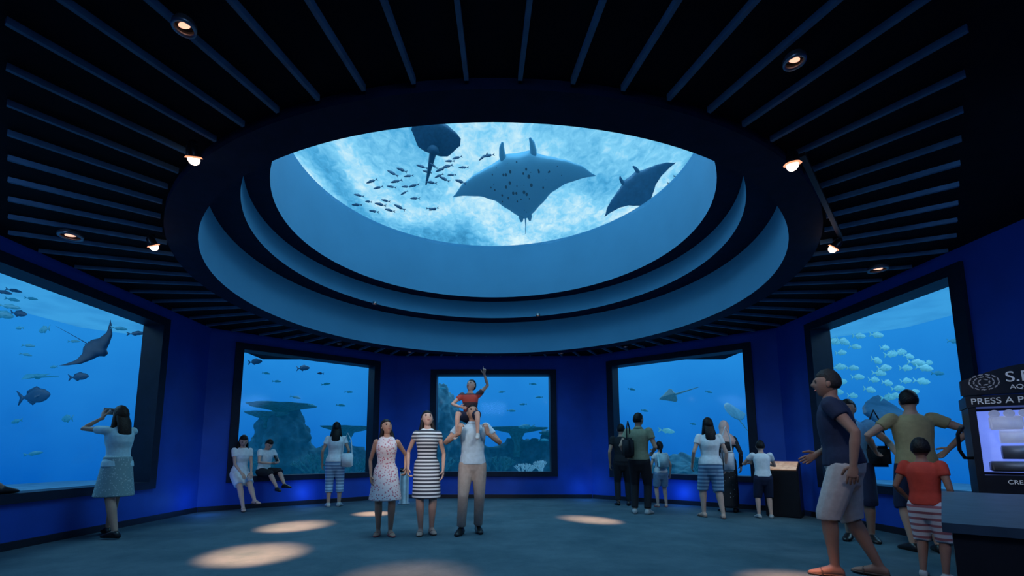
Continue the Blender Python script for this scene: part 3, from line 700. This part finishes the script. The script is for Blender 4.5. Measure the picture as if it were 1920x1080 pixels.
    if hair=='long':
        q0=hc+hu*.02-f*.020; q1=hc-hu*.03-f*.035; q2=N+Y_*.045+Z_*.03; q3=N+Y_*.062-Z_*.05; q4=N+Y_*.058-Z_*.115
        tube(bm,[q*S for q in (q0,q1,q2,q3,q4)],[.042*S,.048*S,.050*S,.047*S,.026*S],n=14,flat=.5,ref=(1,0,0))
        for s in (-1,1):
            q0=hc+hx*s*.038-f*.006+hu*.005; q1=hc+hx*s*.042-hu*.04-f*.012; q2=N+X_*s*.050+Y_*.012+Z_*.0; q3=N+X_*s*.060-Y_*.03-Z_*.07
            tube(bm,[q*S for q in (q0,q1,q2,q3)],[.014*S,.018*S,.020*S,.011*S],n=10)
    if hair=='pony':
        q0=hc-f*.05+hu*.02; tube(bm,[q*S for q in (q0,q0-f*.03,N+Y_*.07+Z_*.03,N+Y_*.06-Z_*.04)],[.016*S,.02*S,.02*S,.008*S],n=10)
    if hair=='scarf':
        loft(bm,[(q*S,X_,Y_,a*S,b*S) for q,a,b in ((hc-hu*.02-f*.01,.05,.055),(N+Z_*.03,.05,.052),(N-Z_*.0,.085,.062),(N-Z_*.05,.118,.078),(N-Z_*.10,.112,.074))],n=18,c1=False)
    mk('headscarf' if hair=='scarf' else 'hair',bm,hm if not isinstance(hm,str) else M[hm],parent=body)
    def garment(nm,bm,m,vs=.011):
        me=voxel(bm,vs,3); link(nm,me,m,parent=body)
    if top:
        kind,m=top[0],top[1]; bm=bmesh.new()
        if kind in('tee','polo','tank','longsleeve'):
            lo=.50 if len(top)<3 else top[2]
            loft(bm,tsec(.009,lo,.815,.002)+[((P+(N-P)*((.832-.53)/.30))*S,xa,da,.050*S,.044*S)],n=20,c0=False,c1=False)
            fr={'tee':.46,'polo':.49,'tank':.12,'longsleeve':1}[kind]
            for s,e,w in ((SL,EL,WL),(SR,ER,WR)):
                arm(bm,s,e,w,.007,fr,.003)
            garment('shirt',bm,m)
            if kind=='polo':
                bm=bmesh.new(); c=(N+up*.012)*S; loft(bm,[(c-up*.014*S,xa,da,.050*S,.048*S),(c+up*.008*S,xa,da,.037*S,.038*S)],n=16,c0=False,c1=False); mk('collar',bm,m,parent=body)
        if kind=='dress':
            hem=top[2]; fl=top[3]
            kc=(KL+KR)/2; 
            rings=tsec(.008,.56,.80)
            low=[]
            c_h=V((kc.x*.8+P.x*.2,(kc.y+P.y)*.5,hem))
            for q in (0,.25,.5,.75):
                c=c_h.lerp(P,q); a=(.112*(1-q)*fl/1+.106*q); b=(.105*(1-q)*fl+.086*q)
                low.append((c*S,X_,Y_,a*S,b*S))
            rings=low+rings[0:]
            loft(bm,rings,n=24,c0=False,c1=True)
            fr=top[4] if len(top)>4 else .10
            if fr>0:
                for s,e,w in ((SL,EL,WL),(SR,ER,WR)): arm(bm,s,e,w,.006,fr)
            else:
                for s in (SL,SR): tube(bm,[(s*.45+N*.55-up*.05)*S,(s*.45+N*.55+up*.004)*S],[.030*S,.026*S],n=10)
            garment('dress',bm,m)
    if bottom:
        kind,m=bottom[0],bottom[1]; bm=bmesh.new()
        if kind=='skirt':
            kc=(KL+KR)/2; hem=bottom[2]; rings=[]
            c_h=V((kc.x,(kc.y+P.y)*.5,hem)); top_=P+up*.07
            for q in (0,.3,.6,.85,1): 
                rings.append((c_h.lerp(top_,q)*S,X_,Y_,(.13*(1-q)+.092*q)*S,(.12*(1-q)+.072*q)*S))
            loft(bm,rings,n=24,c0=False,c1=False); garment('skirt',bm,m)
        else:
            loft(bm,tsec(.006,.455,.585),n=18,c1=False)
            for hp,k,a in ((HL,KL,AL),(HR,KR,AR)): leg(bm,hp,k,a,.006,kind,.004 if kind!='long' else .001)
            garment({'long':'trousers','shorts':'shorts','knee':'shorts','capri':'capri_trousers'}[kind],bm,m)
    if shoe:
        for a,t in ((AL,tl),(AR,tr)):
            sand=shoe in SANDALS
            bm=bmesh.new(); foot(bm,a,t,.0015 if sand else .0035,0 if sand else 1)
            mk('sandal' if sand else 'shoe',bm,shoe,parent=body)
    return body
def bag(loc,h,w,d,hh,m,label,strap=None,name='handbag'):
    bm=bmesh.new(); box(bm,-w/2,w/2,-d/2,d/2,0,hh,bev=min(d,w)*.25)
    o=mk(name,bm,m,label=label,cat='bag'); o.location=loc; o.rotation_euler=(0,0,math.radians(h))
    if strap:
        bm=bmesh.new(); tube(bm,[(-w*.4,0,hh*.9),(-w*.3,0,hh+strap*.6),(0,0,hh+strap),(w*.3,0,hh+strap*.6),(w*.4,0,hh*.9)],[.012]*5,n=8); mk('strap',bm,m,parent=o)
    return o

blackc=C('cloth_black',(.012,.012,.016)); whitec=C('cloth_white',(.66,.70,.72)); navy=C('cloth_navy',(.010,.016,.045)); khaki=C('cloth_khaki',(.34,.28,.24))
palegrey=C('cloth_pale_blue_grey',(.40,.52,.60)); red=C('cloth_red',(.50,.05,.03)); denim=C('denim',(.16,.28,.42)); beige=C('cloth_beige',(.40,.34,.32)); yellow=C('cloth_ochre',(.34,.27,.13))
olive=C('cloth_olive',(.22,.22,.14)); lightblue=C('cloth_sky',(.12,.34,.55)); tealw=C('cloth_pale_teal',(.42,.60,.62))
stripe=pattern('striped_knit',(.66,.68,.68),(.03,.035,.05),'stripe',21,-.1)
dstripe=pattern('striped_denim',(.32,.48,.62),(.10,.2,.34),'stripe',16,0)
floral=pattern('floral_print',(.70,.62,.62),(.50,.16,.20),'spots',34,.34)
skirtp=pattern('skirt_print',(.20,.30,.30),(.42,.5,.48),'spots',40,.3)
plaid=pattern('plaid_shorts',(.6,.6,.62),(.35,.12,.14),'stripe',18,.3)
redblk=pattern('red_panel_shirt',(.42,.05,.035),(.04,.02,.03),'stripe',5.5,.3)
abaya=pattern('printed_abaya',(.012,.012,.016),(.3,.3,.3),'spots',18,.15)
pinks=C('scarf_peach',(.80,.50,.42))
shb=mat('shoe_black',(.012,.01,.01),.35); shw=mat('shoe_light',(.4,.4,.39),.6); shn=mat('sandal_brown',(.10,.055,.04),.6); shr=mat('sandal_red',(.3,.05,.06),.5)
SANDALS=(shn,shr)

person((-.29,6.49),4,1.80,'man in pale polo and khaki trousers carrying boy on shoulders',skin='m',top=('polo',palegrey),bottom=('long',khaki),shoe=shb,
  wl=(.105,-.135,.755),wr=(-.105,-.135,.755),el=(1,.2,-.9),er=(-1,.2,-.9),hl=(-.1,-.02,.9),hr=(.1,-.02,.9),nl=(-.7,.7,.1),nr=(.7,.7,.1),curl=.75,
  al=(.045,.035,.045),ar=(-.085,-.045,.045),tl=(.15,-1,0),tr=(-.35,-1,0),look=(.12,-.85,.42))
person((-.33,6.60),-6,1.15,'boy in red top riding on shoulders and pointing upward',skin='l',top=('tee',redblk),bottom=('shorts',navy),shoe=shw,z0=1.00,hs=1.24,
  N=(0,-.035,.82),wl=(.18,-.07,1.06),el=(1,.3,0),hl=(.1,-.1,1),nl=(-.3,-1,0),point=1,wr=(-.10,-.16,.64),er=(-1,.4,0),
  al=(.125,-.235,.31),ar=(-.125,-.235,.31),kl=(.3,-1,.5),kr=(-.3,-1,.5),tl=(.1,-1,-.3),tr=(-.1,-1,-.3),look=(-.35,-.75,.45))
person((-.92,6.42),8,1.70,'woman in striped knee-length dress looking up and holding hands',fem=True,skin='l',hair='long',top=('dress',stripe,.285,1.02,.14),shoe=shn,
  wr=(-.149,.0,.515),cr_=.8,wl=(.130,-.03,.50),al=(.045,.02,.045),ar=(-.040,-.02,.045),look=(.15,-.80,.42),tr=(-.1,-1,0))
person((-1.46,6.32),14,1.56,'girl in sleeveless pink floral dress with long hair looking up',fem=True,skin='m',hair='long',top=('dress',floral,.30,1.25,0),shoe=shr,hs=1.08,
  wl=(.165,-.002,.56),cl_=.8,wr=(-.125,-.03,.50),al=(.05,-.03,.045),ar=(-.05,.02,.045),look=(.35,-.80,.42))
person((-5.02,6.2),-112,1.74,'woman in pale tee and printed skirt raising a camera',fem=True,skin='m',hair='long',hm='hairbrown',top=('tee',tealw,.52),bottom=('skirt',skirtp,.30),shoe=shb,
  wl=(.05,-.155,.90),wr=(-.05,-.155,.90),el=(1,0,-.8),er=(-1,0,-.8),hl=(-.2,-.3,1),hr=(.2,-.3,1),nl=(-1,0,0),nr=(1,0,0),curl=.7,
  al=(.05,.14,.055),ar=(-.05,-.13,.045),N=(0,-.015,.83))
bm=bmesh.new(); box(bm,-.07,.07,-.02,.02,-.045,.045,bev=.008); tube(bm,[(0,-.02,0),(0,-.06,0)],[.03,.028],n=16,c0=False,c1=False)
o=mk('camera',bm,M['steel'],label='compact silver camera held up at face height',cat='camera'); o.location=(-5.30,6.31,1.66); o.rotation_euler=(0,0,math.radians(-112))
person((-5.60,4.55),180,1.70,'person reclining on the window ledge in dark clothes',skin='m',top=('tee',navy),bottom=('shorts',navy),shoe=shb,z0=0,
  P=(0,0,.430),N=(0,.06,.725),wl=(.10,-.2,.52),wr=(-.10,-.2,.52),al=(.03,-.46,.417),ar=(-.03,-.42,.417),kl=(0,-.3,1),kr=(0,-.3,1),tl=(0,-1,.05),tr=(0,-1,.05))
person((-4.98,9.12),48,1.62,'seated woman in white top and shorts with head bowed',fem=True,skin='l',hair='long',top=('tee',whitec,.52),bottom=('shorts',whitec),shoe=shn,
  P=(0,0,.440),N=(0,-.05,.735),wl=(.06,-.2,.44),wr=(-.05,-.2,.44),al=(.05,-.42,.10),ar=(-.03,-.27,.05),look=(-.2,-.9,-.45),nl=(0,0,-1),nr=(0,0,-1))
person((-4.66,9.42),62,1.42,'seated boy in white tee looking down at a phone',skin='l',top=('tee',whitec,.52),bottom=('knee',blackc),shoe=shb,hs=1.15,
  P=(0,0,.515),N=(0,-.05,.81),wl=(.035,-.2,.62),wr=(-.035,-.2,.62),el=(1,.4,-.4),er=(-1,.4,-.4),nl=(-.3,.2,.8),nr=(.3,.2,.8),al=(.05,-.40,.33),ar=(-.05,-.38,.29),look=(-.1,-.8,-.6))
bm=bmesh.new(); box(bm,-.035,.035,-.005,.005,-.07,.07,bev=.004)
o=mk('phone',bm,M['black'],label='black smartphone held by the seated boy',cat='phone'); o.location=(-4.33,9.23,.98); o.rotation_euler=(-.6,0,math.radians(62))
person((-3.27,9.58),-165,1.74,'woman seen from behind in white tee and denim capris',fem=True,skin='m',hair='long',top=('tee',whitec,.52),bottom=('capri',dstripe),shoe=shw,al=(.055,.02,.045),wr=(-.12,-.05,.56))
bag((-3.02,9.56,.80),15,.24,.09,.28,whitec,'white shoulder bag hanging beside a woman',.42)
person((2.72,9.8),165,1.72,'person from behind in dark clothes carrying a dark pack',skin='m',top=('tee',blackc),bottom=('long',blackc),shoe=shb)
person((2.66,8.45),150,1.84,'man in olive shirt and black trousers with a black bag',skin='m',top=('polo',olive),bottom=('long',blackc),shoe=shw,look=(-.4,-.9,.0),wr=(-.11,-.12,.60),wl=(.13,-.05,.56))
bag((2.45,8.36,1.0),60,.34,.16,.36,blackc,'black messenger bag worn at the hip',.3,'messenger_bag')
person((3.42,9.5),175,1.32,'child from behind in white top with a pale backpack',fem=True,skin='l',hair='pony',top=('tee',whitec,.52),bottom=('shorts',denim),shoe=shr,hs=1.15)
bag((3.42,9.36,.78),0,.22,.12,.30,C('cloth_powder',(.35,.55,.62)),'pale blue childrens backpack worn on the back',None,'backpack')
person((3.72,7.95),172,1.71,'woman from behind in white tee and striped bermuda shorts',fem=True,fat=1.12,skin='l',hair='long',top=('tee',whitec,.52),bottom=('knee',dstripe),shoe=shn,al=(.07,-.06,.045),ar=(-.08,.04,.045),wl=(.16,-.05,.52))
bag((4.02,7.96,.78),0,.22,.10,.34,C('canvas_white',(.6,.62,.65)),'white canvas tote hanging from a shoulder',.42,'tote_bag')
person((4.38,8.72),160,1.70,'woman in peach headscarf and long dark printed dress',fem=True,skin='l',hair='scarf',hm=pinks,top=('dress',abaya,.06,.95,1),shoe=shb)
person((4.60,7.94),160,1.30,'boy in white tee and dark shorts leaning on an information stand',skin='l',top=('tee',whitec,.52),bottom=('knee',navy),shoe=shw,hs=1.15,wl=(.13,-.22,.70),wr=(-.08,-.23,.70),N=(0,-.03,.83),al=(.08,.02,.045))
person((3.24,4.28),-130,1.90,'tall man in navy tee and beige shorts mid-stride',fat=1.12,skin='d',hm='hairgrey',top=('tee',navy),bottom=('knee',beige),shoe=shn,
  N=(0,-.03,.83),wr=(-.15,-.12,.57),er=(-.5,.8,-.5),wl=(.17,.04,.52),al=(.06,-.07,.045),ar=(-.06,.09,.05),look=(.1,-1,.05),fem=False)
person((4.62,5.95),-35,1.80,'man in sky blue polo with a shoulder bag reaching sideways',skin='m',top=('polo',lightblue),bottom=('knee',navy),shoe=shb,
  wl=(.25,-.10,.56),wr=(-.13,-.06,.55),look=(-.4,-1,.02))
bag((4.82,5.80,.92),-20,.24,.14,.26,blackc,'black camera bag on a shoulder strap',.45,'camera_bag')
person((4.82,5.28),163,1.84,'man from behind in ochre tee standing at the glass',fat=1.1,skin='m',top=('tee',yellow),bottom=('knee',navy),shoe=shb,
  wl=(.17,-.10,.62),wr=(-.19,-.04,.62),look=(-.1,-1,-.05),el=(1,.6,0),er=(-1,.6,0))
person((3.86,4.18),120,1.22,'boy in red tee and plaid shorts facing the vending machine',skin='d',top=('tee',red,.50),bottom=('knee',plaid),shoe=shw,hs=1.2,wl=(.13,-.08,.55),look=(.3,-1,.1))

# ------------------------------------------------------------------ furniture
bm=bmesh.new(); tube(bm,[(0,0,0),(0,0,.02),(0,0,.021),(0,0,.70)],[.13,.13,.10,.10],n=28,c0=False,c1=False)
o=mk('bollard',bm,M['steel'],label='short brushed steel bollard with dark slanted cap',cat='bollard'); o.location=(-1.93,10.1,0)
bm=bmesh.new(); tube(bm,[(0,0,.70),(0,-.01,.75)],[.105,.10],n=28,c0=False,c1=False); mk('cap',bm,M['black'],parent=o)
M['panel']=mat('lit_panel',(.5,.4,.3),.5,em=(.9,.55,.35),es=.35,var=.5,nscale=14)
bm=bmesh.new()
pr=[(-.20,0),(.20,0),(.20,.78),(-.20,.93)]
a=[bm.verts.new((-.26,y,z)) for y,z in pr]; b=[bm.verts.new((.26,y,z)) for y,z in pr]
bm.faces.new(a); bm.faces.new(b)
for i in range(4): bm.faces.new((a[i],a[(i+1)%4],b[(i+1)%4],b[i]))
bmesh.ops.bevel(bm,geom=bm.edges[:],offset=.015,segments=2,affect='EDGES')
o=mk('information_stand',bm,M['black'],label='black information stand with glowing slanted panel',cat='information stand',smooth=False); o.location=(5.08,8.18,0); o.rotation_euler=(0,0,math.radians(140))
bm=bmesh.new()
q=[(-.23,.17,.800),(.23,.17,.800),(.23,-.17,.927),(-.23,-.17,.927)]
lo=[bm.verts.new(p) for p in q]; hi=[bm.verts.new((p[0],p[1]+.003,p[2]+.012)) for p in q]
bm.faces.new(lo[::-1]); bm.faces.new(hi)
for i in range(4): bm.faces.new((lo[i],lo[(i+1)%4],hi[(i+1)%4],hi[i]))
mk('display_panel',bm,M['panel'],parent=o,label='warm glowing graphic panel')
M['top']=mat('counter_top_grey',(.10,.11,.13),.5); M['brown']=mat('counter_brown',(.035,.022,.022),.5)
U=V((1.55,1.6)).normalized(); Q=V((U.y,-U.x))
bm=bmesh.new(); pbox(bm,V((1.93,2.03)),U,Q,.03,2.2,.03,.83,0,.76)
o=mk('counter',bm,M['brown'],label='low dark brown counter with grey top',cat='counter',smooth=False)
bm=bmesh.new(); pbox(bm,V((1.93,2.03)),U,Q,0,2.24,0,.86,.76,.80); mk('worktop',bm,M['top'],parent=o,smooth=False,label='matte grey top')
def text(body,size,m,parent,loc,ext=.003,name='lettering',align='LEFT',rot=(PI/2,0,0)):
    cu=bpy.data.curves.new('txt','FONT'); cu.body=body; cu.size=size; cu.extrude=ext; cu.align_x=align
    t=bpy.data.objects.new('txt',cu); COL.objects.link(t)
    dg=bpy.context.evaluated_depsgraph_get(); dg.update(); me=bpy.data.meshes.new_from_object(t.evaluated_get(dg)); bpy.data.objects.remove(t)
    me.materials.clear()
    o=link(name,me,m,parent=parent,smooth=False); o.location=loc; o.rotation_euler=rot; return o
M['sign']=mat('sign_white',(.5,.52,.55),.5,em=(.5,.55,.62),es=.2,var=.02); M['signdark']=mat('sign_black',(.015,.015,.02),.4)
M['litwin']=mat('machine_light',(.4,.5,.8),.4,em=(.16,.26,.9),es=.8,var=.3,nscale=6); M['white']=mat('machine_white',(.7,.75,.85),.4,em=(.4,.5,.9),es=.35)
M['frost']=mat('grey_logo',(.25,.26,.28),.5,em=(.2,.2,.22),es=.25)
WM=.86
bm=bmesh.new()
box(bm,0,WM,0,.45,0,.90); box(bm,0,WM,.33,.45,.90,1.50); box(bm,0,.05,0,.33,.90,1.50); box(bm,WM-.05,WM,0,.33,.90,1.50); box(bm,-.01,WM+.01,-.01,.45,1.50,1.60)
mc=mk('souvenir_machine',bm,M['signdark'],label='black souvenir coin press machine with glowing blue case',cat='vending machine',smooth=False)
mc.location=(4.28,4.12,0); mc.rotation_euler=(0,0,math.radians(-40))
bm=bmesh.new(); n=30
pts=[(-.03,1.61)]+[(-.03+(WM+.06)*k/n,1.74+.12*math.sin(PI*k/n)) for k in range(n+1)]+[(WM+.03,1.61)]
a=[bm.verts.new((x,.0,z)) for x,z in pts]; b=[bm.verts.new((x,.06,z)) for x,z in pts]
bm.faces.new(a); bm.faces.new(b[::-1])
for i in range(len(pts)): bm.faces.new((a[i],a[(i+1)%len(pts)],b[(i+1)%len(pts)],b[i]))
mk('header_sign',bm,M['signdark'],parent=mc,smooth=False,label='arched black header sign')
bm=bmesh.new(); box(bm,.05,WM-.05,.315,.328,.92,1.48); mk('lit_back_panel',bm,M['litwin'],parent=mc,smooth=False,label='glowing blue back panel')
bm=bmesh.new()
for ring_,(r,nn) in enumerate(((.03,5),(.055,9),(.08,13))):
    for k in range(nn):
        a_=2*PI*k/nn+ring_*.4; c=V((.12+r*math.cos(a_)*1.15,-.004,1.72+r*math.sin(a_)*.85)); t=V((-math.sin(a_),0,math.cos(a_))); s_=V((math.cos(a_),0,math.sin(a_)))
        q=[c+t*.018,c+s_*.006,c-t*.009,c-t*.016+s_*.006,c-t*.016-s_*.006,c-t*.009,c-s_*.006]
        bm.faces.new([bm.verts.new(p) for p in (q[0],q[1],q[2],q[3],q[4],q[6])])
mk('fish_emblem',bm,M['frost'],parent=mc,smooth=False,label='grey swirl of small fish')
text('S.E.A.',.13,M['sign'],mc,(.25,-.004,1.71)); text('AQUARIUM',.055,M['sign'],mc,(.27,-.004,1.645))
text('PRESS A PENNY',.075,M['sign'],mc,(.02,-.016,1.525)); text('CREATE YOUR OWN',.05,M['sign'],mc,(.18,-.004,.83))
bm=bmesh.new(); box(bm,.12,.5,.12,.3,.93,1.02,bev=.01); mk('press_base',bm,M['steel'],parent=mc)
bm=bmesh.new(); tube(bm,[(.2,.2,1.10),(.42,.2,1.10)],[.06,.06],n=20,c0=False,c1=False); mk('roller',bm,M['steel'],parent=mc)
bm=bmesh.new(); tube(bm,[(.2,.2,1.24),(.42,.2,1.24)],[.06,.06],n=20,c0=False,c1=False); mk('roller',bm,M['white'],parent=mc)
bm=bmesh.new(); box(bm,.14,.34,.1,.2,1.30,1.42,bev=.01); mk('sample_card',bm,M['white'],parent=mc)
for k in range(4):
    bm=bmesh.new(); tube(bm,[(.17+.09*k,.10,1.44),(.17+.09*k,.115,1.44)],[.035,.035],n=18,c0=False,c1=False); mk('coin_sample',bm,M['white'],parent=mc)
for k in range(4):
    bm=bmesh.new(); box(bm,.55,.60,.2,.24,.95+k*.12,1.03+k*.12,bev=.006); mk('button',bm,M['white'],parent=mc)
bm=bmesh.new(); tube(bm,[(.0,.06,1.05),(-.06,.0,1.05),(-.09,-.03,1.12),(-.09,-.04,1.26),(-.06,-.05,1.32)],[.014,.014,.014,.014,.02],n=10); mk('crank_handle',bm,M['black'],parent=mc)

# ------------------------------------------------------------------ camera
cam=bpy.data.cameras.new('cam'); co=bpy.data.objects.new('cam',cam); COL.objects.link(co)
cam.sensor_width=36; cam.clip_start=.05
co.location=(0,0,CAMZ); co.rotation_euler=(PI/2+TH,0,0)
cam.lens=36*860/1920; cam.shift_x=35/1920; cam.shift_y=198/1920
scene.camera=co
